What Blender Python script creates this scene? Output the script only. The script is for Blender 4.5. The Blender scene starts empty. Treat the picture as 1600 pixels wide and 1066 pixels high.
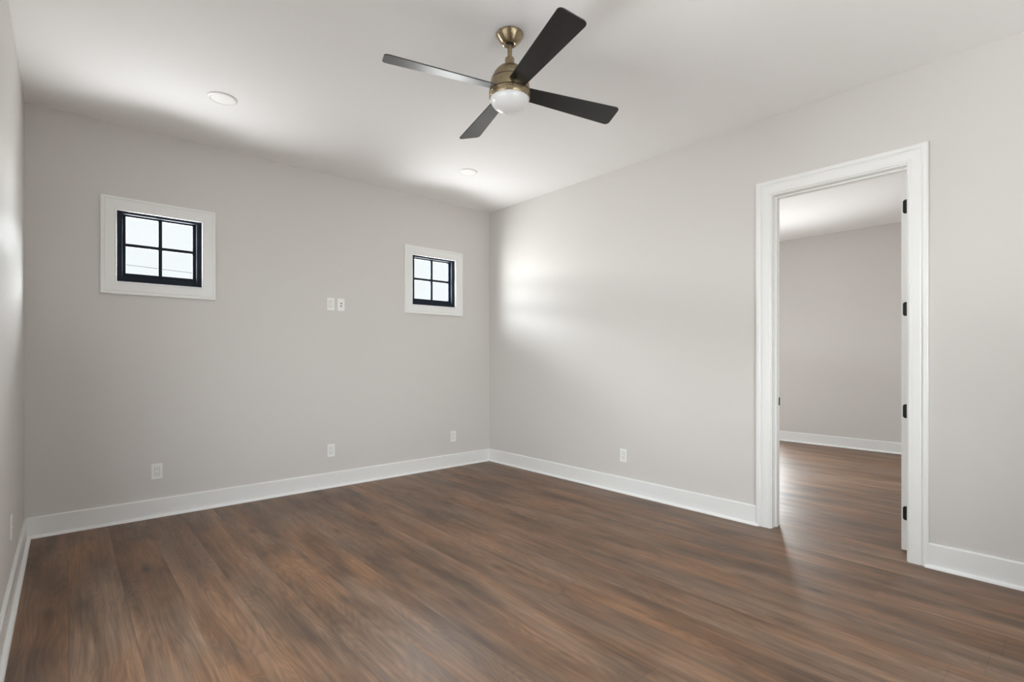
import bpy, bmesh, math, random
from mathutils import Vector, Matrix

S = bpy.context.scene
COL = S.collection

# ------------------------------------------------------------------ camera
cd = bpy.data.cameras.new('camera')
cam = bpy.data.objects.new('camera', cd)
COL.objects.link(cam)
cam.location = (0.0, 0.0, 1.265)
cam.rotation_euler = (math.radians(90), 0, -0.7199)
cd.sensor_width = 36.0
cd.lens = 36.0 * 795.8 / 1600.0
cd.shift_y = 26.1 / 1600.0
cd.clip_start = 0.02
S.camera = cam

# ------------------------------------------------------------------ world / exposure
SUN_GROUND, SKY, SKY_LOW, REAR, WEST_GROUND, WEST_SKY = 44.0, 54.0, 0.93, 3.9, 6.3, 9.0
S.view_settings.view_transform = 'Standard'
S.view_settings.look = 'None'
S.view_settings.gamma = 1.0
S.view_settings.use_curve_mapping = False
S.view_settings.exposure = 0.15
S.cycles.max_bounces = 14
S.cycles.diffuse_bounces = 10
S.cycles.glossy_bounces = 5
S.cycles.transparent_max_bounces = 8
S.cycles.sample_clamp_indirect = 8.0
S.cycles.caustics_reflective = False
S.cycles.caustics_refractive = False

world = bpy.data.worlds.new('daylight')
S.world = world
world.use_nodes = True
wt = world.node_tree
wt.nodes.clear()


class NT:
    """tiny node-tree writer"""
    def __init__(self, tree):
        self.t = tree

    def n(self, kind, **kw):
        nd = self.t.nodes.new(kind)
        for k, v in kw.items():
            setattr(nd, k, v)
        return nd

    def set(self, sock, v):
        if v is None:
            return
        if isinstance(v, bpy.types.NodeSocket):
            self.t.links.new(v, sock)
        else:
            sock.default_value = v

    def math(self, op, a, b=None, c=None, clamp=False):
        nd = self.n('ShaderNodeMath', operation=op, use_clamp=clamp)
        for i, v in enumerate((a, b, c)):
            self.set(nd.inputs[i], v)
        return nd.outputs[0]

    def remap(self, v, a, b, c=0.0, d=1.0, smooth=False):
        nd = self.n('ShaderNodeMapRange')
        if smooth:
            nd.interpolation_type = 'SMOOTHSTEP'
        for i, x in enumerate((v, a, b, c, d)):
            self.set(nd.inputs[i], x)
        return nd.outputs[0]

    def mix(self, f, a, b, blend='MIX'):
        nd = self.n('ShaderNodeMix', data_type='RGBA', blend_type=blend)
        self.set(nd.inputs[0], f)
        self.set(nd.inputs[6], a)
        self.set(nd.inputs[7], b)
        return nd.outputs[2]

    def comb(self, x, y, z=0.0):
        nd = self.n('ShaderNodeCombineXYZ')
        for i, v in enumerate((x, y, z)):
            self.set(nd.inputs[i], v)
        return nd.outputs[0]

    def noise(self, vec, scale=1.0, detail=2.0, rough=0.5, dist=0.0):
        nd = self.n('ShaderNodeTexNoise')
        self.set(nd.inputs['Vector'], vec)
        nd.inputs['Scale'].default_value = scale
        nd.inputs['Detail'].default_value = detail
        nd.inputs['Roughness'].default_value = rough
        nd.inputs['Distortion'].default_value = dist
        return nd.outputs[0]

    def ramp(self, f, stops):
        nd = self.n('ShaderNodeValToRGB')
        self.set(nd.inputs[0], f)
        e = nd.color_ramp.elements
        while len(e) < len(stops):
            e.new(0.5)
        for el, (p, c) in zip(e, stops):
            el.position = p
            el.color = (*c, 1.0)
        return nd.outputs[0]


# daylight: sunlit ground, dim band added to keep panes readable, brighter sky above
g = NT(wt)
tc = g.n('ShaderNodeTexCoord')
sp = g.n('ShaderNodeSeparateXYZ')
wt.links.new(tc.outputs['Generated'], sp.inputs[0])
dx, dy, dz = sp.outputs
ground = g.math('MULTIPLY', g.remap(dz, -0.90, -0.75, 0.10, 1.0, True), SUN_GROUND)   # dimmed at steep angles to shape the ceiling's shadow edge
ground = g.math('MULTIPLY', ground, g.remap(dz, -0.10, 0.05, 1.0, 1.2))                 # boosted near the horizon to soften the dim band's stripe
ground = g.math('MULTIPLY', ground, g.remap(dx, 0.44, 0.70, 1.0, 0.14))                  # ground dimmed on the right side to hold down the next room's ceiling
ground_cut = g.remap(dz, 0.097, 0.107, 1.0, 0.0)
cloud = g.math('MULTIPLY', g.remap(dz, 0.218, 0.23, 0.0, 1.0), g.remap(dz, 0.48, 0.57, 1.0, 0.06, True))
cloud = g.math('MULTIPLY', cloud, g.remap(dz, 0.22, 0.40, 1.10, 0.95))
cloud = g.math('MULTIPLY', cloud, g.remap(dx, 0.55, 0.80, 1.0, 1.5))                       # brighter sky on that side
front = g.math('ADD', g.math('MULTIPLY', ground, ground_cut), g.math('ADD', g.math('MULTIPLY', cloud, SKY), SKY_LOW))
rear = g.remap(dy, -0.05, 0.05, 1.0, 0.0)
west = g.math('MULTIPLY', g.remap(dx, -0.05, 0.05, 1.0, 0.0), g.remap(dy, 0.20, 0.24, 1.0, 0.0))
lev = g.math('ADD', g.math('MULTIPLY', front, g.math('SUBTRACT', 1.0, rear)), g.math('MULTIPLY', rear, REAR))
lev = g.math('ADD', g.math('MULTIPLY', lev, g.math('SUBTRACT', 1.0, west)),
             g.math('MULTIPLY', west, g.math('MULTIPLY', g.remap(dz, -0.03, 0.03, WEST_GROUND, WEST_SKY), g.remap(dz, -0.52, -0.34, 0.12, 1.0, True))))
col = g.ramp(g.remap(dz, -1.0, 1.0), [(0.0, (0.98, 0.98, 1.0)), (0.49, (0.985, 0.985, 0.985)),
                                      (0.505, (0.95, 0.98, 1.0)), (0.62, (0.95, 0.975, 1.0)), (1.0, (0.78, 0.88, 1.0))])
bg = g.n('ShaderNodeBackground')
wt.links.new(col, bg.inputs[0])
wt.links.new(lev, bg.inputs[1])
wo = g.n('ShaderNodeOutputWorld')
wt.links.new(bg.outputs[0], wo.inputs[0])
world.cycles.sampling_method = 'MANUAL'
world.cycles.sample_map_resolution = 1024

# ------------------------------------------------------------------ sizes of the place (metres)
XL, XR, YB, YR, H = -0.214, 3.932, 4.907, -0.62, 3.048
XR2 = 4.07                     # far face of the wall with the doorway
XF = 8.24                      # far wall of the adjoining room
YN = -0.62                     # near end of the adjoining room
DY0, DY1, DH = 0.762, 1.566, 2.465   # door opening
WIN = [(0.290, 0.862), (2.846, 3.424)]
WZ0, WZ1 = 1.845, 2.397
RW = (0.55, 2.75, 0.85, 2.35)  # unseen window added for light behind the camera: x0,x1,z0,z1
LW = (1.10, 2.90, 0.45, 2.35)  # window added to light the room from the left wall beside the camera: y0,y1,z0,z1
NW = (5.70, 6.30, 0.40, 1.85)  # window added to brighten the next room, in the back wall line: x0,x1,z0,z1
EW = (5.0, 6.2, 0.6, 2.25)     # window put in to lift the next room's far wall, near end wall: x0,x1,z0,z1
SW = (3.42, 4.50, 0.10, 1.68)  # adjoining-room window: y0,y1,z0,z1


def portal(name, loc, rot, sx, sy):
    ld = bpy.data.lights.new(name, 'AREA')
    ld.shape = 'RECTANGLE'
    ld.size, ld.size_y = sx, sy
    ld.cycles.is_portal = True
    o = bpy.data.objects.new(name, ld)
    COL.objects.link(o)
    o.location, o.rotation_euler = loc, rot
    return o


R90 = math.radians(90)
for a, b in WIN:
    portal('daylight_portal', ((a + b) / 2, YB + 0.105, (WZ0 + WZ1) / 2), (-R90, 0, 0), b - a, WZ1 - WZ0)
portal('daylight_portal', ((RW[0] + RW[1]) / 2, YR - 0.16, (RW[2] + RW[3]) / 2), (R90, 0, 0), RW[1] - RW[0], RW[3] - RW[2])
portal('daylight_portal', ((NW[0] + NW[1]) / 2, YB + 0.105, (NW[2] + NW[3]) / 2), (-R90, 0, 0), NW[1] - NW[0], NW[3] - NW[2])
portal('daylight_portal', ((EW[0] + EW[1]) / 2, YN - 0.16, (EW[2] + EW[3]) / 2), (R90, 0, 0), EW[1] - EW[0], EW[3] - EW[2])
portal('daylight_portal', (XF + 0.16, (SW[0] + SW[1]) / 2, (SW[2] + SW[3]) / 2), (R90, 0, R90), SW[1] - SW[0], SW[3] - SW[2])
portal('daylight_portal', (XL - 0.16, (LW[0] + LW[1]) / 2, (LW[2] + LW[3]) / 2), (R90, 0, -R90), LW[1] - LW[0], LW[3] - LW[2])


# ------------------------------------------------------------------ materials
def material(name):
    m = bpy.data.materials.new(name)
    m.use_nodes = True
    nt = m.node_tree
    b = nt.nodes['Principled BSDF']
    return m, NT(nt), b


def plain(name, color, rough=0.5, metal=0.0, spec=0.5, coat=0.0, bump=0.0, bscale=300.0, aniso=0.0, vary=0.0):
    m, t, b = material(name)
    b.inputs['Base Color'].default_value = (*color, 1)
    b.inputs['Roughness'].default_value = rough
    b.inputs['Metallic'].default_value = metal
    b.inputs['Specular IOR Level'].default_value = spec
    b.inputs['Coat Weight'].default_value = coat
    b.inputs['Anisotropic'].default_value = aniso
    b.inputs['Anisotropic Rotation'].default_value = 0.25 if aniso else 0.0
    if bump or vary:
        c = t.n('ShaderNodeTexCoord')
        nz = t.noise(c.outputs['Object'], bscale, 3.0, 0.6)
        if bump:
            bp = t.n('ShaderNodeBump')
            bp.inputs['Strength'].default_value = bump
            bp.inputs['Distance'].default_value = 0.001
            t.set(bp.inputs['Height'], nz)
            t.set(b.inputs['Normal'], bp.outputs[0])
        if vary:
            t.set(b.inputs['Roughness'], t.remap(nz, 0.3, 0.7, rough - vary, rough + vary))
    return m


M = {}
M['wall'] = plain('wall_paint', (0.630, 0.607, 0.585), 0.55, spec=0.35, bump=0.04, bscale=420)
M['ceiling'] = plain('ceiling_paint', (0.88, 0.872, 0.865), 0.8, spec=0.2, bump=0.04, bscale=350)
M['trim'] = plain('trim_paint', (0.80, 0.80, 0.79), 0.30, spec=0.5)
M['plastic'] = plain('white_plastic', (0.83, 0.83, 0.82), 0.35)
M['slot'] = plain('socket_dark', (0.03, 0.03, 0.03), 0.6)
M['lens'] = plain('frosted_lens', (0.92, 0.91, 0.89), 0.5)
M['winframe'] = plain('charcoal_window_frame', (0.012, 0.017, 0.027), 0.65, spec=0.18)
M['black'] = plain('black_hardware', (0.006, 0.006, 0.007), 0.5, spec=0.3)
M['brass'] = plain('antique_brass', (0.37, 0.295, 0.19), 0.30, metal=1.0, aniso=0.75, bscale=90, vary=0.04)
M['bronze'] = plain('dark_seam', (0.018, 0.012, 0.008), 0.5)
M['blade'] = plain('black_blade', (0.006, 0.006, 0.006), 0.33, spec=0.76, bscale=60, vary=0.02)
M['globe'] = plain('opal_glass', (0.80, 0.81, 0.82), 0.18, spec=0.5, coat=0.3)
M['cable'] = plain('black_cable', (0.012, 0.012, 0.013), 0.8, spec=0.1)
M['blocker'] = plain('blocker_render', (0.55, 0.53, 0.50), 0.9)


def glass_mat():
    m, t, b = material('window_glass')
    nt = m.node_tree
    nt.nodes.remove(b)
    tr = t.n('ShaderNodeBsdfTransparent')
    tr.inputs[0].default_value = (0.97, 0.985, 0.98, 1)
    gl = t.n('ShaderNodeBsdfGlossy')
    gl.inputs['Roughness'].default_value = 0.02
    fr = t.n('ShaderNodeFresnel')
    fr.inputs[0].default_value = 1.45
    mx = t.n('ShaderNodeMixShader')
    ge = t.n('ShaderNodeNewGeometry')   # a thin pane: only the entry face reflects, light leaves unbent
    t.set(mx.inputs[0], t.math('MULTIPLY', fr.outputs[0], t.math('SUBTRACT', 1.0, ge.outputs['Backfacing'])))
    nt.links.new(tr.outputs[0], mx.inputs[1])
    nt.links.new(gl.outputs[0], mx.inputs[2])
    nt.links.new(mx.outputs[0], nt.nodes['Material Output'].inputs[0])
    return m


M['glass'] = glass_mat()


def floor_mat():
    m, t, b = material('oak_vinyl_plank')
    c = t.n('ShaderNodeTexCoord')
    s = t.n('ShaderNodeSeparateXYZ')
    t.set(s.inputs[0], c.outputs['Object'])
    X, Y = s.outputs[0], s.outputs[1]
    W, L = 0.2286, 1.524
    xr = t.math('DIVIDE', t.math('SUBTRACT', X, 0.011), W)
    row = t.math('FLOOR', xr)
    fx = t.math('SUBTRACT', xr, row)
    wn = t.n('ShaderNodeTexWhiteNoise', noise_dimensions='1D')
    t.set(wn.inputs['W'], row)
    yr = t.math('ADD', t.math('DIVIDE', Y, L), t.math('MULTIPLY', wn.outputs[0], 7.3))
    colm = t.math('FLOOR', yr)
    fy = t.math('SUBTRACT', yr, colm)
    w2 = t.n('ShaderNodeTexWhiteNoise', noise_dimensions='2D')
    t.set(w2.inputs['Vector'], t.comb(row, colm))
    rs = t.n('ShaderNodeSeparateColor')
    t.set(rs.inputs[0], w2.outputs['Color'])
    r1, r2, r3 = rs.outputs
    wr = t.n('ShaderNodeSeparateColor')
    t.set(wr.inputs[0], wn.outputs['Color'])
    gx = t.math('ADD', X, t.math('MULTIPLY', wr.outputs[1], 37.0))
    gy = t.math('ADD', t.math('ADD', Y, t.math('MULTIPLY', r2, 0.10)), t.math('MULTIPLY', wr.outputs[2], 53.0))

    def v(sx, sy):
        return t.comb(t.math('MULTIPLY', gx, sx), t.math('MULTIPLY', gy, sy), t.math('MULTIPLY', wr.outputs[0], 9.0))
    # knots: sparse cells that darken and bend the grain around them
    vo = t.n('ShaderNodeTexVoronoi', feature='F1')
    t.set(vo.inputs['Vector'], v(7.0, 2.4))
    vo.inputs['Scale'].default_value = 1.0
    kd = vo.outputs['Distance']
    pick = t.n('ShaderNodeSeparateColor')
    t.set(pick.inputs[0], vo.outputs['Color'])
    has = t.remap(pick.outputs[0], 0.50, 0.52)
    knot = t.math('MULTIPLY', t.remap(kd, 0.03, 0.30, 1.0, 0.0, True), has)
    core = t.math('MULTIPLY', t.remap(kd, 0.02, 0.09, 1.0, 0.0, True), has)
    patch = t.noise(v(6.5, 1.25), 1.0, 3.0, 0.55, 0.2)
    hue = t.noise(v(4.0, 1.0), 1.0, 2.0, 0.5, 0.3)
    field = t.math('ADD', t.noise(v(6.5, 0.85), 1.0, 1.5, 0.45, 0.25), t.math('MULTIPLY', knot, 0.16))
    rings = t.math('SINE', t.math('MULTIPLY', field, 150.0))
    rings = t.remap(rings, -1.0, 1.0, 0.0, 1.0)
    fibre = t.noise(v(260.0, 5.0), 1.0, 3.0, 0.6)
    streak = t.noise(v(45.0, 1.3), 1.0, 3.0, 0.6)
    base = t.ramp(patch, [(0.29, (0.076, 0.045, 0.029)), (0.43, (0.124, 0.074, 0.046)),
                          (0.58, (0.172, 0.105, 0.067)), (0.74, (0.228, 0.145, 0.095))])
    warm = t.mix(1.0, base, (1.16, 0.97, 0.76, 1.0), 'MULTIPLY')
    grey = t.mix(1.0, base, (0.99, 1.00, 1.00, 1.0), 'MULTIPLY')
    colr = t.mix(t.remap(hue, 0.36, 0.64), grey, warm)
    val = t.math('MULTIPLY', t.remap(rings, 0.0, 1.0, 0.88, 1.05), t.remap(fibre, 0.3, 0.7, 0.86, 1.12))
    val = t.math('MULTIPLY', val, t.remap(streak, 0.3, 0.7, 0.76, 1.36))
    val = t.math('MULTIPLY', val, t.remap(r3, 0.0, 1.0, 0.95, 1.05))
    val = t.math('MULTIPLY', val, t.remap(knot, 0.0, 1.0, 1.0, 0.60))
    val = t.math('MULTIPLY', val, t.remap(core, 0.0, 1.0, 1.0, 0.38))
    ex = t.math('MULTIPLY', t.math('MINIMUM', fx, t.math('SUBTRACT', 1.0, fx)), W)
    ey = t.math('MULTIPLY', t.math('MINIMUM', fy, t.math('SUBTRACT', 1.0, fy)), L)
    seam = t.math('MULTIPLY', t.remap(ex, 0.0006, 0.0018, 0.66, 1.0), t.remap(ey, 0.0006, 0.0018, 0.74, 1.0))
    val = t.math('MULTIPLY', val, seam)
    colr = t.mix(1.0, colr, t.comb(val, val, val), 'MULTIPLY')
    t.set(b.inputs['Base Color'], colr)
    t.set(b.inputs['Roughness'], t.remap(streak, 0.2, 0.8, 0.40, 0.50))
    b.inputs['Specular IOR Level'].default_value = 0.5
    bp = t.n('ShaderNodeBump')
    bp.inputs['Strength'].default_value = 0.25
    bp.inputs['Distance'].default_value = 0.0006
    t.set(bp.inputs['Height'], t.math('ADD', t.math('MULTIPLY', fibre, 0.6), seam))
    t.set(b.inputs['Normal'], bp.outputs[0])
    return m


M['floor'] = floor_mat()


# ------------------------------------------------------------------ mesh helpers
def link(name, bm, mat, parent=None, smooth=False, loc=None):
    bmesh.ops.recalc_face_normals(bm, faces=bm.faces[:])
    me = bpy.data.meshes.new(name)
    bm.to_mesh(me)
    bm.free()
    me.materials.append(M[mat])
    if smooth:
        for p in me.polygons:
            p.use_smooth = True
        me.set_sharp_from_angle(angle=math.radians(35))
    o = bpy.data.objects.new(name, me)
    COL.objects.link(o)
    if parent:
        o.parent = parent
    if loc:
        o.location = loc
    return o


def empty(name, loc=(0, 0, 0)):
    o = bpy.data.objects.new(name, None)
    o.empty_display_size = 0.05
    COL.objects.link(o)
    o.location = loc
    return o


def tag(o, label, cat, group=None, kind=None):
    o['label'] = label
    o['category'] = cat
    if group:
        o['group'] = group
    if kind:
        o['kind'] = kind
    return o


def box(bm, lo, hi, bevel=0.0, seg=2):
    r = bmesh.ops.create_cube(bm, size=1.0)
    for v in r['verts']:
        v.co = Vector([lo[i] + (v.co[i] + 0.5) * (hi[i] - lo[i]) for i in range(3)])
    if bevel:
        es = list({e for v in r['verts'] for e in v.link_edges})
        bmesh.ops.bevel(bm, geom=es, offset=bevel, segments=seg, affect='EDGES', profile=0.6)
    return bm


def boxes(*items, bevel=0.0):
    bm = bmesh.new()
    for lo, hi in items:
        box(bm, lo, hi, bevel)
    return bm


def slab(us, vs, holes, place):
    """a thick wall with through-openings; place(u, v, w) -> point, w in 0..1 across the thickness"""
    us, vs = sorted(us), sorted(vs)
    bm = bmesh.new()
    cache = {}

    def P(i, j, w):
        k = (i, j, w)
        if k not in cache:
            cache[k] = bm.verts.new(place(us[i], vs[j], w))
        return cache[k]

    def solid(i, j):
        if not (0 <= i < len(us) - 1 and 0 <= j < len(vs) - 1):
            return False
        cu, cv = (us[i] + us[i + 1]) / 2, (vs[j] + vs[j + 1]) / 2
        return not any(a < cu < b and c < cv < d for a, b, c, d in holes)
    for i in range(len(us) - 1):
        for j in range(len(vs) - 1):
            if not solid(i, j):
                continue
            for w in (0, 1):
                bm.faces.new([P(i, j, w), P(i + 1, j, w), P(i + 1, j + 1, w), P(i, j + 1, w)])
            for (ni, nj), (p, q) in (((i - 1, j), ((i, j), (i, j + 1))), ((i + 1, j), ((i + 1, j), (i + 1, j + 1))),
                                     ((i, j - 1), ((i, j), (i + 1, j))), ((i, j + 1), ((i, j + 1), (i + 1, j + 1)))):
                if not solid(ni, nj):
                    bm.faces.new([P(*p, 0), P(*q, 0), P(*q, 1), P(*p, 1)])
    return bm


def moulding(path, prof, place, closed):
    """sweep a profile of (outward offset, height) round a mitred rectangular path.
    path: corners with their outward mitre directions; place(u, v, h) -> point"""
    bm = bmesh.new()
    ring = []
    for (u, v), (mu, mv) in path:
        ring.append([bm.verts.new(place(u + mu * o, v + mv * o, h)) for o, h in prof])
    n = len(ring)
    for k in range(n if closed else n - 1):
        a, b = ring[k], ring[(k + 1) % n]
        for i in range(len(prof)):
            j = (i + 1) % len(prof)
            bm.faces.new([a[i], a[j], b[j], b[i]])
    if not closed:
        bm.faces.new(ring[0])
        bm.faces.new(list(reversed(ring[-1])))
    return bm


def rect_path(u0, u1, v0, v1):
    return [((u0, v0), (-1, -1)), ((u1, v0), (1, -1)), ((u1, v1), (1, 1)), ((u0, v1), (-1, 1))]


def lathe(prof, seg=64):
    bm = bmesh.new()
    rings = []
    for r, z in prof:
        if r < 1e-6:
            rings.append([bm.verts.new((0, 0, z))])
        else:
            rings.append([bm.verts.new((r * math.cos(2 * math.pi * k / seg), r * math.sin(2 * math.pi * k / seg), z)) for k in range(seg)])
    for a, b in zip(rings, rings[1:]):
        for k in range(seg):
            q = (k + 1) % seg
            if len(a) == 1 and len(b) == 1:
                continue
            if len(a) == 1:
                bm.faces.new([a[0], b[k], b[q]])
            elif len(b) == 1:
                bm.faces.new([a[k], b[0], a[q]])
            else:
                bm.faces.new([a[k], b[k], b[q], a[q]])
    return bm


def extrude_outline(pts, z0, z1, bevel=0.0):
    bm = bmesh.new()
    a = [bm.verts.new((x, y, z0)) for x, y in pts]
    b = [bm.verts.new((x, y, z1)) for x, y in pts]
    bm.faces.new(a)
    bm.faces.new(b)
    n = len(pts)
    rim = []
    for k in range(n):
        f = bm.faces.new([a[k], a[(k + 1) % n], b[(k + 1) % n], b[k]])
    if bevel:
        es = [e for e in bm.edges if len({round(v.co.z, 6) for v in e.verts}) == 1]
        bmesh.ops.bevel(bm, geom=es, offset=bevel, segments=2, affect='EDGES')
    return bm


def round_poly(corners, radii, seg=6):
    """polygon with rounded corners"""
    out = []
    n = len(corners)
    for i in range(n):
        p, a, b = Vector(corners[i]), Vector(corners[i - 1]), Vector(corners[(i + 1) % n])
        r = radii[i]
        if r <= 0:
            out.append(tuple(p))
            continue
        da, db = (a - p).normalized(), (b - p).normalized()
        half = da.angle(db) / 2
        t = r / math.tan(half)
        c = p + (da + db).normalized() * (r / math.sin(half))
        s, e = p + da * t - c, p + db * t - c
        ang = math.atan2(s.x * e.y - s.y * e.x, s.dot(e))
        for k in range(seg + 1):
            th = ang * k / seg
            out.append((c.x + s.x * math.cos(th) - s.y * math.sin(th), c.y + s.x * math.sin(th) + s.y * math.cos(th)))
    return out


# ------------------------------------------------------------------ room shell
T = 0.155


def struct(o, label, cat):
    return tag(o, label, cat, kind='structure')


o = link('floor', boxes(((XL - T, YN - T, -0.12), (XF + T, YB + 0.10, 0.0))), 'floor')
struct(o, 'brown oak-look plank floor running through the doorway', 'floor')
o = link('ceiling', boxes(((XL - T, YN - T, H), (XF + T, YB + 0.10, H + 0.15))), 'ceiling')
struct(o, 'smooth white painted ceiling above the fan', 'ceiling')

holes = [(a, b, WZ0, WZ1) for a, b in WIN] + [NW]
us = [XL - T, XF + T, NW[0], NW[1]] + [x for w in WIN for x in w]
o = link('wall_back', slab(us, [0, WZ0, WZ1, NW[2], NW[3], H], holes, lambda u, v, w: (u, YB + w * 0.10, v)), 'wall')
struct(o, 'greige wall with the two small square windows', 'wall')
o = link('wall_right', slab([YR, DY0 - 0.02, DY1 + 0.02, YB], [0, DH + 0.02, H], [(DY0 - 0.02, DY1 + 0.02, -1, DH + 0.02)],
                            lambda u, v, w: (XR + w * (XR2 - XR), u, v)), 'wall')
struct(o, 'light greige wall with the tall white doorway', 'wall')
o = link('wall_left', slab([YN - T, LW[0], LW[1], YB], [0, LW[2], LW[3], H], [LW], lambda u, v, w: (XL - w * T, u, v)), 'wall')
struct(o, 'greige wall seen at a grazing angle on the left edge', 'wall')
o = link('wall_rear', slab([XL, RW[0], RW[1], XR], [0, RW[2], RW[3], H], [RW], lambda u, v, w: (u, YR - w * T, v)), 'wall')
struct(o, 'greige wall behind the camera with an added wide window', 'wall')
o = link('wall_far', slab([YN - T, SW[0], SW[1], YB], [0, SW[2], SW[3], H], [SW], lambda u, v, w: (XF + w * T, u, v)), 'wall')
struct(o, 'grey wall seen through the doorway in the next room', 'wall')
o = link('wall_near', slab([XR, EW[0], EW[1], XF], [0, EW[2], EW[3], H], [EW], lambda u, v, w: (u, YN - w * T, v)), 'wall')
struct(o, 'end wall of the next room outside the view', 'wall')

o = link('wall_light_blocker', boxes(((XL - 11.0, LW[1] + 0.25, -0.1), (XL - T, LW[1] + 0.45, 6.0))), 'blocker')  # added blocker, keeps the bright front daylight out of the left window
struct(o, 'added wing wall blocking stray daylight from the left window', 'wall')

# ---- baseboards with shoe moulding, one profile (distance from wall, height)
BT, BH, SH = 0.015, 0.146, 0.019


def board(name, label, p0, p1, nrm):
    """straight baseboard along the wall from p0 to p1; nrm points into the room"""
    root = empty(name, ((p0[0] + p1[0]) / 2, (p0[1] + p1[1]) / 2, 0))
    struct(root, label, 'baseboard')
    prof = [(0.0, 0.0), (BT, 0.0), (BT, BH - 0.006), (BT - 0.003, BH - 0.001), (BT - 0.006, BH), (0.0, BH)]
    shoe = [(BT, 0.0)] + [(BT + SH * math.cos(a), SH * math.sin(a)) for a in (0, .26, .52, .79, 1.05, 1.31, math.pi / 2)]
    for nm, pf in (('board', prof), ('shoe_moulding', shoe)):
        bm = bmesh.new()
        ends = []
        for p in (p0, p1):
            ends.append([bm.verts.new((p[0] + nrm[0] * d - root.location.x, p[1] + nrm[1] * d - root.location.y, z)) for d, z in pf])
        n = len(pf)
        for i in range(n):
            bm.faces.new([ends[0][i], ends[0][(i + 1) % n], ends[1][(i + 1) % n], ends[1][i]])
        bm.faces.new(ends[0])
        bm.faces.new(list(reversed(ends[1])))
        link(nm, bm, 'trim', root, smooth=(nm == 'shoe_moulding'))
    return root


CASW = 0.1
board('baseboard_back', 'white baseboard under the two windows', (XL, YB), (XR, YB), (0, -1))
board('baseboard_left', 'white baseboard along the left edge wall', (XL, YR), (XL, YB - BT), (1, 0))
board('baseboard_right', 'white baseboard between corner and doorway', (XR, DY1 + CASW - 0.008), (XR, YB - BT), (-1, 0))
board('baseboard_near', 'white baseboard right of the doorway', (XR, YR), (XR, DY0 - CASW + 0.008), (-1, 0))
board('baseboard_rear', 'white baseboard behind the camera', (XL + BT, YR), (XR - BT, YR), (0, 1))
board('baseboard_far', 'white baseboard in the next room', (XF, YN), (XF, SW[0] + 1.3), (-1, 0))

# ---- doorway trim: casing with raised back band, jambs, stop, strike plate
trim = empty('trim_1', (XR, (DY0 + DY1) / 2, 0))
struct(trim, 'tall white door casing with stepped moulding', 'door frame')
TX, TY = trim.location.x, trim.location.y
dprof = [(0.0, 0.0), (0.0, 0.010), (0.004, 0.0135), (0.012, 0.0145), (0.016, 0.0115), (0.022, 0.0125), (0.058, 0.015),
         (0.064, 0.0115), (0.069, 0.0115), (0.072, 0.020), (0.076, 0.0225), (0.094, 0.0225), (CASW, 0.019), (CASW, 0.0)]
r = 0.008
path = [((DY0 - r, 0), (-1, 0)), ((DY0 - r, DH + r), (-1, 1)), ((DY1 + r, DH + r), (1, 1)), ((DY1 + r, 0), (1, 0))]
link('casing', moulding(path, dprof, lambda u, v, h: (XR - h - TX, u - TY, v), False), 'trim', trim)
link('casing', moulding(path, dprof, lambda u, v, h: (XR2 + h - TX, u - TY, v), False), 'trim', trim)


def tb(lo, hi, bev=0.001):
    bm = bmesh.new()
    box(bm, (lo[0] - TX, lo[1] - TY, lo[2]), (hi[0] - TX, hi[1] - TY, hi[2]), bev)
    return bm


XJ0, XJ1 = XR - 0.001, XR2 + 0.001
link('jamb', tb((XJ0, DY1, 0), (XJ1, DY1 + 0.019, DH + 0.019)), 'trim', trim)
link('jamb', tb((XJ0, DY0 - 0.019, 0), (XJ1, DY0, DH + 0.019)), 'trim', trim)
link('head_jamb', tb((XJ0, DY0, DH), (XJ1, DY1, DH + 0.019)), 'trim', trim)
SX0, SX1 = XR + 0.055, XR + 0.095
link('door_stop', tb((SX0, DY1 - 0.011, 0), (SX1, DY1, DH - 0.011), 0.002), 'trim', trim)
link('door_stop', tb((SX0, DY0, 0), (SX1, DY0 + 0.011, DH - 0.011), 0.002), 'trim', trim)
link('door_stop', tb((SX0, DY0, DH - 0.011), (SX1, DY1, DH), 0.002), 'trim', trim)
sp_ = link('strike_plate', tb((XR2 - 0.028, DY1 - 0.002, 0.905), (XR2 + 0.004, DY1 + 0.001, 0.964), 0.0008), 'black', trim)
sp_['label'] = 'small black strike plate'

# ---- door leaf swung open into the next room, only its hinge edge shows
LX0, LX1, LY0, LY1, LZ0, LZ1 = 4.086, 4.882, 0.786, 0.821, 0.02, DH - 0.006
door = empty('door_1', (LX0, (LY0 + LY1) / 2, 0))
struct(door, 'white door swung open into the next room, hinge edge showing', 'door')
bm = bmesh.new()
box(bm, (0, LY0 - door.location.y, LZ0), (LX1 - LX0, LY1 - door.location.y, LZ1), 0.0015)
link('door_leaf', bm, 'trim', door)
pprof = [(0.0, 0.0), (0.0, 0.004), (0.008, 0.008), (0.020, 0.008), (0.026, 0.0)]
for sgn, yy in ((-1, LY0), (1, LY1)):
    for z0, z1 in ((0.25, 1.0), (1.2, 2.25)):
        pb = moulding(rect_path(0.14, LX1 - LX0 - 0.14, z0, z1), pprof,
                      lambda u, v, h, s=sgn, y=yy: (u, y + s * h - door.location.y, v), True)
        link('panel_moulding', pb, 'trim', door)
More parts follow.
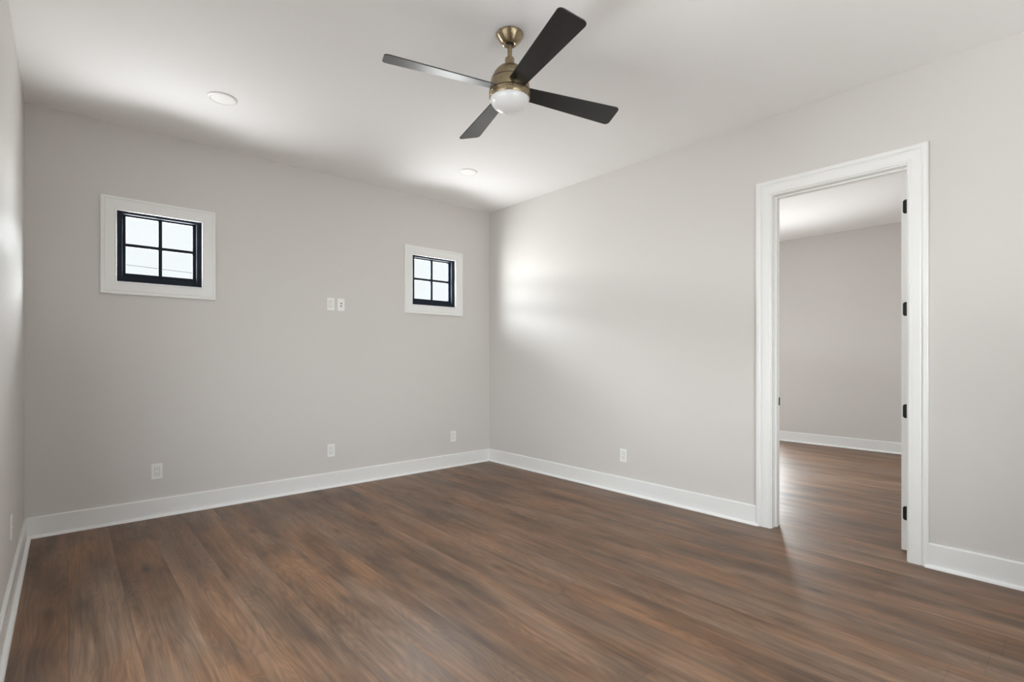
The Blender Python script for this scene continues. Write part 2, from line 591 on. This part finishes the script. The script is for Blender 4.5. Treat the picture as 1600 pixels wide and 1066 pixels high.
for zc in (2.243, 1.580, 0.919, 0.259):
    hh, wd = 0.045, 0.0285
    y_in = LY0 - door.location.y - 0.002
    pts = round_poly([(y_in, zc - hh), (y_in + wd, zc - hh), (y_in + wd, zc + hh), (y_in, zc + hh)], [0, 0.0145, 0.0145, 0], 8)
    bm = extrude_outline(pts, 0.0, 0.0022)
    for v_ in bm.verts:
        v_.co = Vector((-v_.co.z, v_.co.x, v_.co.y))
    hg = link('hinge', bm, 'black', door)
    hg['label'] = 'black hinge leaf with rounded corners'
    bm = lathe([(0, -hh - 0.004), (0.004, -hh - 0.003), (0.0062, -hh), (0.0062, hh), (0.004, hh + 0.003), (0, hh + 0.004)], 20)
    link('hinge_barrel', bm, 'black', hg, True, (-0.004, y_in - 0.006, zc))

# ---- windows
wprof = [(0.0, 0.0), (0.0, 0.011), (0.003, 0.014), (0.012, 0.015), (0.015, 0.0125), (0.019, 0.0135), (0.072, 0.0165),
         (0.076, 0.014), (0.079, 0.0145), (0.083, 0.019), (0.092, 0.020), (0.0985, 0.019), (0.0985, 0.0)]


def make_window(num, x0, x1, label):
    root = empty('window_%d' % num, ((x0 + x1) / 2, YB, WZ0))
    struct(root, label, 'window')
    ox, oy, oz = root.location
    w2 = (x1 - x0) / 2
    hz = WZ1 - WZ0

    def pl(u, v, h):
        return (u, -h, v)
    rv = 0.005
    cas = moulding(rect_path(-w2 + rv, w2 - rv, rv, hz - rv), [(p - 0.0, h) for p, h in wprof], pl, True)
    link('casing', cas, 'trim', root)

    # white lining of the opening, from the wall face back to the dark unit
    lin = bmesh.new()
    D1 = 0.014
    for lo, hi in (((-w2, 0.0, 0.0), (-w2 + 0.004, D1, hz)), ((w2 - 0.004, 0.0, 0.0), (w2, D1, hz)),
                   ((-w2, 0.0, 0.0), (w2, D1, 0.004)), ((-w2, 0.0, hz - 0.004), (w2, D1, hz))):
        box(lin, lo, hi)
    link('reveal', lin, 'trim', root)

    def rail_frame(name, a, b, c, d, y0, y1, tl, tr, tb_, tt, bev=0.002):
        bm2 = bmesh.new()
        box(bm2, (a, y0, c), (a + tl, y1, d), bev)
        box(bm2, (b - tr, y0, c), (b, y1, d), bev)
        box(bm2, (a + tl - 0.001, y0, c), (b - tr + 0.001, y1, c + tb_), bev)
        box(bm2, (a + tl - 0.001, y0, d - tt), (b - tr + 0.001, y1, d), bev)
        return link(name, bm2, 'winframe', root)
    rail_frame('frame', -w2, w2, 0, hz, D1, 0.085, 0.040, 0.040, 0.046, 0.022, 0.003)
    sa = rail_frame('sash', -w2 + 0.036, w2 - 0.036, 0.042, hz - 0.018, 0.050, 0.079, 0.027, 0.027, 0.036, 0.016, 0.004)
    gx0, gx1, gz0, gz1 = -w2 + 0.063, w2 - 0.063, 0.078, hz - 0.034
    zc = (gz0 + gz1) / 2
    mv = boxes(((-0.013, 0.054, gz0 - 0.002), (0.013, 0.074, gz1 + 0.002)), bevel=0.003)
    link('muntin', mv, 'winframe', root)
    mh = boxes(((gx0 - 0.002, 0.055, zc - 0.012), (gx1 + 0.002, 0.073, zc + 0.012)), bevel=0.003)
    link('muntin', mh, 'winframe', root)
    gp = boxes(((gx0 - 0.004, 0.062, gz0 - 0.004), (gx1 + 0.004, 0.065, gz1 + 0.004)))
    link('pane', gp, 'glass', root)
    return root


make_window(1, *WIN[0], 'small dark-framed four-pane window left on the greige wall')
make_window(2, *WIN[1], 'small dark-framed four-pane window close to the room corner')


def plain_window(num, label, place, u0, u1, v0, v1, nmull):
    root = empty('window_%d' % num, place(0, (u0 + u1) / 2, v0))
    struct(root, label, 'window')
    L0 = root.location

    def b2(lo, hi, bm3):
        p = [Vector(place(*q)) - L0 for q in (lo, hi)]
        a = [min(p[0][i], p[1][i]) for i in range(3)]
        c = [max(p[0][i], p[1][i]) for i in range(3)]
        box(bm3, a, c)
    bm3 = bmesh.new()
    fw = 0.04
    b2((0.06, u0, v0), (0.13, u0 + fw, v1), bm3)
    b2((0.06, u1 - fw, v0), (0.13, u1, v1), bm3)
    b2((0.06, u0, v0), (0.13, u1, v0 + fw), bm3)
    b2((0.06, u0, v1 - fw), (0.13, u1, v1), bm3)
    for k in range(1, nmull + 1):
        uc = u0 + (u1 - u0) * k / (nmull + 1)
        b2((0.07, uc - 0.02, v0), (0.12, uc + 0.02, v1), bm3)
    link('frame', bm3, 'winframe', root)
    bm3 = bmesh.new()
    b2((0.094, u0 + 0.03, v0 + 0.03), (0.097, u1 - 0.03, v1 - 0.03), bm3)
    link('pane', bm3, 'glass', root)


plain_window(3, 'wide window added for light in the wall behind the camera', lambda d, u, v: (u, YR - d, v), *RW, 1)
plain_window(4, 'tall window in the next room beside the doorway view', lambda d, u, v: (XF + d, u, v), *SW, 1)

plain_window(7, 'wide window added for light in the near end wall of the next room', lambda d, u, v: (u, YN - d, v), *EW, 1)
plain_window(6, 'window added to light the next room, hidden behind the doorway wall', lambda d, u, v: (u, YB + d - 0.04, v), *NW, 1)
plain_window(5, 'wide window added for light in the left wall beside the camera', lambda d, u, v: (XL - d, u, v), *LW, 1)

# ------------------------------------------------------------------ ceiling fan
FX, FY = 1.843, 2.121
fan = empty('ceiling_fan', (FX, FY, H))
tag(fan, 'four-blade black and antique brass ceiling fan with white globe light', 'ceiling fan')


def fz(z):
    return z - H


canopy = link('canopy', lathe([(0.0, 0.0), (0.0745, 0.0), (0.0760, -0.003), (0.0755, -0.007), (0.0700, -0.018), (0.0600, -0.033),
                               (0.0500, -0.045), (0.0425, -0.0525), (0.0375, -0.056), (0.0330, -0.0565), (0.0270, -0.054),
                               (0.0200, -0.047), (0.0, -0.047)]), 'brass', fan, True)
link('hanger_ball', lathe([(0.0, -0.040), (0.0215, -0.044), (0.0225, -0.050), (0.0200, -0.056), (0.0135, -0.060), (0.0, -0.060)], 40), 'bronze', canopy, True)
link('downrod', lathe([(0.0, -0.050), (0.0130, -0.050), (0.0130, -0.175), (0.0, -0.175)], 40), 'brass', fan, True)
link('coupling', lathe([(0.0, fz(2.918)), (0.0180, fz(2.918)), (0.0255, fz(2.915)), (0.0265, fz(2.911)), (0.0265, fz(2.886)),
                        (0.0290, fz(2.880)), (0.0290, fz(2.864)), (0.0, fz(2.864))], 48), 'brass', fan, True)
dome = [(0.0, 2.876), (0.030, 2.875), (0.045, 2.870), (0.060, 2.861), (0.074, 2.848), (0.086, 2.832), (0.0945, 2.815), (0.0990, 2.803), (0.1022, 2.791), (0.0, 2.791)]
hous = link('motor_housing', lathe([(a, fz(z)) for a, z in dome]), 'brass', fan, True)
link('seam_ring', lathe([(0.090, fz(2.7915)), (0.1033, fz(2.7915)), (0.1033, fz(2.7872)), (0.090, fz(2.7872))]), 'bronze', hous, True)
band = [(0.0, 2.788), (0.1030, 2.788), (0.1060, 2.780), (0.1085, 2.770), (0.1105, 2.755), (0.1120, 2.738), (0.1125, 2.727), (0.0, 2.727)]
link('blade_band', lathe([(a, fz(z)) for a, z in band]), 'brass', hous, True)
link('seam_ring', lathe([(0.100, fz(2.7275)), (0.1136, fz(2.7275)), (0.1136, fz(2.7232)), (0.100, fz(2.7235))]), 'bronze', hous, True)
ring = [(0.095, 2.724), (0.1128, 2.724), (0.1132, 2.717), (0.1105, 2.7145), (0.1105, 2.7135), (0.1132, 2.711), (0.1132, 2.694), (0.1110, 2.690), (0.1060, 2.689), (0.095, 2.692)]
link('light_collar', lathe([(a, fz(z)) for a, z in ring]), 'brass', fan, True)
gl = []
for k in range(0, 19):
    a = math.radians(90 * k / 18)
    gl.append((0.1075 * math.cos(a) if k < 18 else 0.0, fz(2.694) - 0.076 * math.sin(a)))
globe = link('globe', lathe([(0.0, fz(2.694))] + gl), 'globe', fan, True)
globe['label'] = 'white opal glass light globe'

AZ, PITCH = math.radians(-17.3), math.radians(-15.0)
RT, RR, WT, WR = 0.686, 0.098, 0.147, 0.093
outline = round_poly([(RR, -WR / 2), (RT - 0.004, -WT / 2), (RT + 0.006, WT / 2), (RR, WR / 2)], [0.0, 0.022, 0.022, 0.0], 8)
for k in range(4):
    bm = extrude_outline(outline, -0.003, 0.003, 0.0012)
    bl = link('blade', bm, 'blade', fan)
    bl.location = (0, 0, fz(2.742))
    hang = Matrix.Rotation(math.radians(1.3), 3, Vector((0.659, 0.752, 0.0)))   # the rotor hangs very slightly out of level
    bl.rotation_euler = (hang @ Matrix.Rotation(AZ + k * math.pi / 2, 3, 'Z') @ Matrix.Rotation(PITCH, 3, 'X')).to_euler()
    bl['label'] = 'flat black tapered blade'

# ------------------------------------------------------------------ recessed ceiling lights
def recessed(x, y, label):
    root = empty('recessed_light', (x, y, H))
    tag(root, label, 'ceiling light', 'recessed ceiling lights')
    link('trim_ring', lathe([(0.070, 0.0), (0.092, 0.0), (0.092, -0.003), (0.089, -0.006), (0.078, -0.009), (0.073, -0.008), (0.070, -0.005)], 56), 'plastic', root, True)
    link('lens', lathe([(0.0, 0.0), (0.0705, 0.0), (0.0705, -0.0062), (0.05, -0.0070), (0.0, -0.0075)], 56), 'lens', root, True)
    return root


recessed(0.812, 3.945, 'round white recessed light above the left window')
recessed(2.905, 3.955, 'round white recessed light above the corner-side window')

# ------------------------------------------------------------------ wall plates (built facing -Y, then turned)
PW, PH = 0.0365, 0.061


def plate_mesh():
    pts = round_poly([(-PW, -PH), (PW, -PH), (PW, PH), (-PW, PH)], [0.004] * 4, 4)
    bm = extrude_outline(pts, 0.0, 0.0062, 0.0016)
    for v_ in bm.verts:
        v_.co = Vector((v_.co.x, -v_.co.z, v_.co.y))
    return bm


def outlet(loc, rz, label, name='wall_outlet'):
    root = empty(name, loc)
    root.rotation_euler = (0, 0, rz)
    tag(root, label, 'outlet', 'white wall outlets')
    link('cover_plate', plate_mesh(), 'plastic', root)
    bm = bmesh.new()
    box(bm, (-0.0168, -0.0082, -0.0335), (0.0168, -0.004, 0.0335), 0.0012)
    rec = link('receptacle', bm, 'plastic', root)
    # dark strips round the insert stand in for the shade of a groove
    bm = bmesh.new()
    for lo, hi in (((-0.0180, -0.0064, -0.0347), (-0.0168, -0.005, 0.0347)), ((0.0168, -0.0064, -0.0347), (0.0180, -0.005, 0.0347)),
                   ((-0.0180, -0.0064, 0.0335), (0.0180, -0.005, 0.0347)), ((-0.0180, -0.0064, -0.0347), (0.0180, -0.005, -0.0335))):
        box(bm, lo, hi)
    link('groove_shade', bm, 'slot', rec)
    for s in (1, -1):
        zc = 0.0165 * s
        for xx, hgt in ((-0.0064, 0.0046), (0.0064, 0.0038)):
            bm = bmesh.new()
            box(bm, (xx - 0.0012, -0.0086, zc + 0.003 - hgt), (xx + 0.0012, -0.0078, zc + 0.003 + hgt))
            link('slot', bm, 'slot', rec)
        bm = lathe([(0, -0.0004), (0.0026, -0.0004), (0.0026, 0.0004), (0, 0.0004)], 16)
        for v_ in bm.verts:
            v_.co = Vector((v_.co.x, -0.0082 - v_.co.z, v_.co.y + zc - 0.0065))
        link('ground_hole', bm, 'slot', rec)
    return root


outlet((0.547, YB, 0.362), 0, 'white outlet low on the wall below the left window')
outlet((1.951, YB, 0.360), 0, 'white outlet low on the wall between the two windows')
outlet((3.392, YB, 0.352), 0, 'white outlet low on the wall near the room corner')
outlet((1.947, YB, 1.789), 0, 'white outlet high on the wall, left one of the paired plates')
outlet((XR, 2.900, 0.350), -R90, 'white outlet low on the wall beside the doorway')
outlet((XL, 3.70, 0.385), R90, 'white outlet seen edge-on low on the left edge wall')

jp = empty('media_plate', (2.050, YB, 1.789))
tag(jp, 'white media plate with two dark jacks, right one of the paired plates', 'wall plate')
link('cover_plate', plate_mesh(), 'plastic', jp)
bm = bmesh.new()
box(bm, (-0.0168, -0.0078, -0.0335), (0.0168, -0.004, 0.0335), 0.0012)
ins = link('jack_insert', bm, 'plastic', jp)
bm = lathe([(0, 0.0), (0.0062, 0.0), (0.0062, 0.004), (0.0045, 0.009), (0.0, 0.009)], 20)
for v_ in bm.verts:
    v_.co = Vector((v_.co.x, -0.0076 - v_.co.z, v_.co.y + 0.012))
link('coax_jack', bm, 'slot', ins)
bm = bmesh.new()
box(bm, (-0.0065, -0.0084, -0.0195), (0.0065, -0.0074, -0.0085))
link('data_jack', bm, 'slot', ins)

# ------------------------------------------------------------------ overhead cable outside the windows
def cable(name, p0, p1, rad, sag, label):
    pts = []
    for k in range(25):
        t_ = k / 24
        p = Vector(p0).lerp(Vector(p1), t_)
        p.z -= sag * 4 * t_ * (1 - t_)
        pts.append(p)
    bm2 = bmesh.new()
    rings = []
    d = (Vector(p1) - Vector(p0)).normalized()
    u_ = d.cross(Vector((0, 0, 1))).normalized()
    w_ = d.cross(u_)
    for p in pts:
        rings.append([bm2.verts.new(p + rad * (math.cos(a) * u_ + math.sin(a) * w_)) for a in [k * math.pi / 4 for k in range(8)]])
    for a, b_ in zip(rings, rings[1:]):
        for k in range(8):
            bm2.faces.new([a[k], a[(k + 1) % 8], b_[(k + 1) % 8], b_[k]])
    bm2.faces.new(rings[0])
    bm2.faces.new(list(reversed(rings[-1])))
    o2 = link(name, bm2, 'cable', None, True)
    tag(o2, label, 'cable')
    return o2


cable('overhead_cable', (-12.84, 16.0, 4.12), (24.0, 16.0, 2.75), 0.0055, 0.0, 'thin grey overhead cable crossing the sky outside the left window')
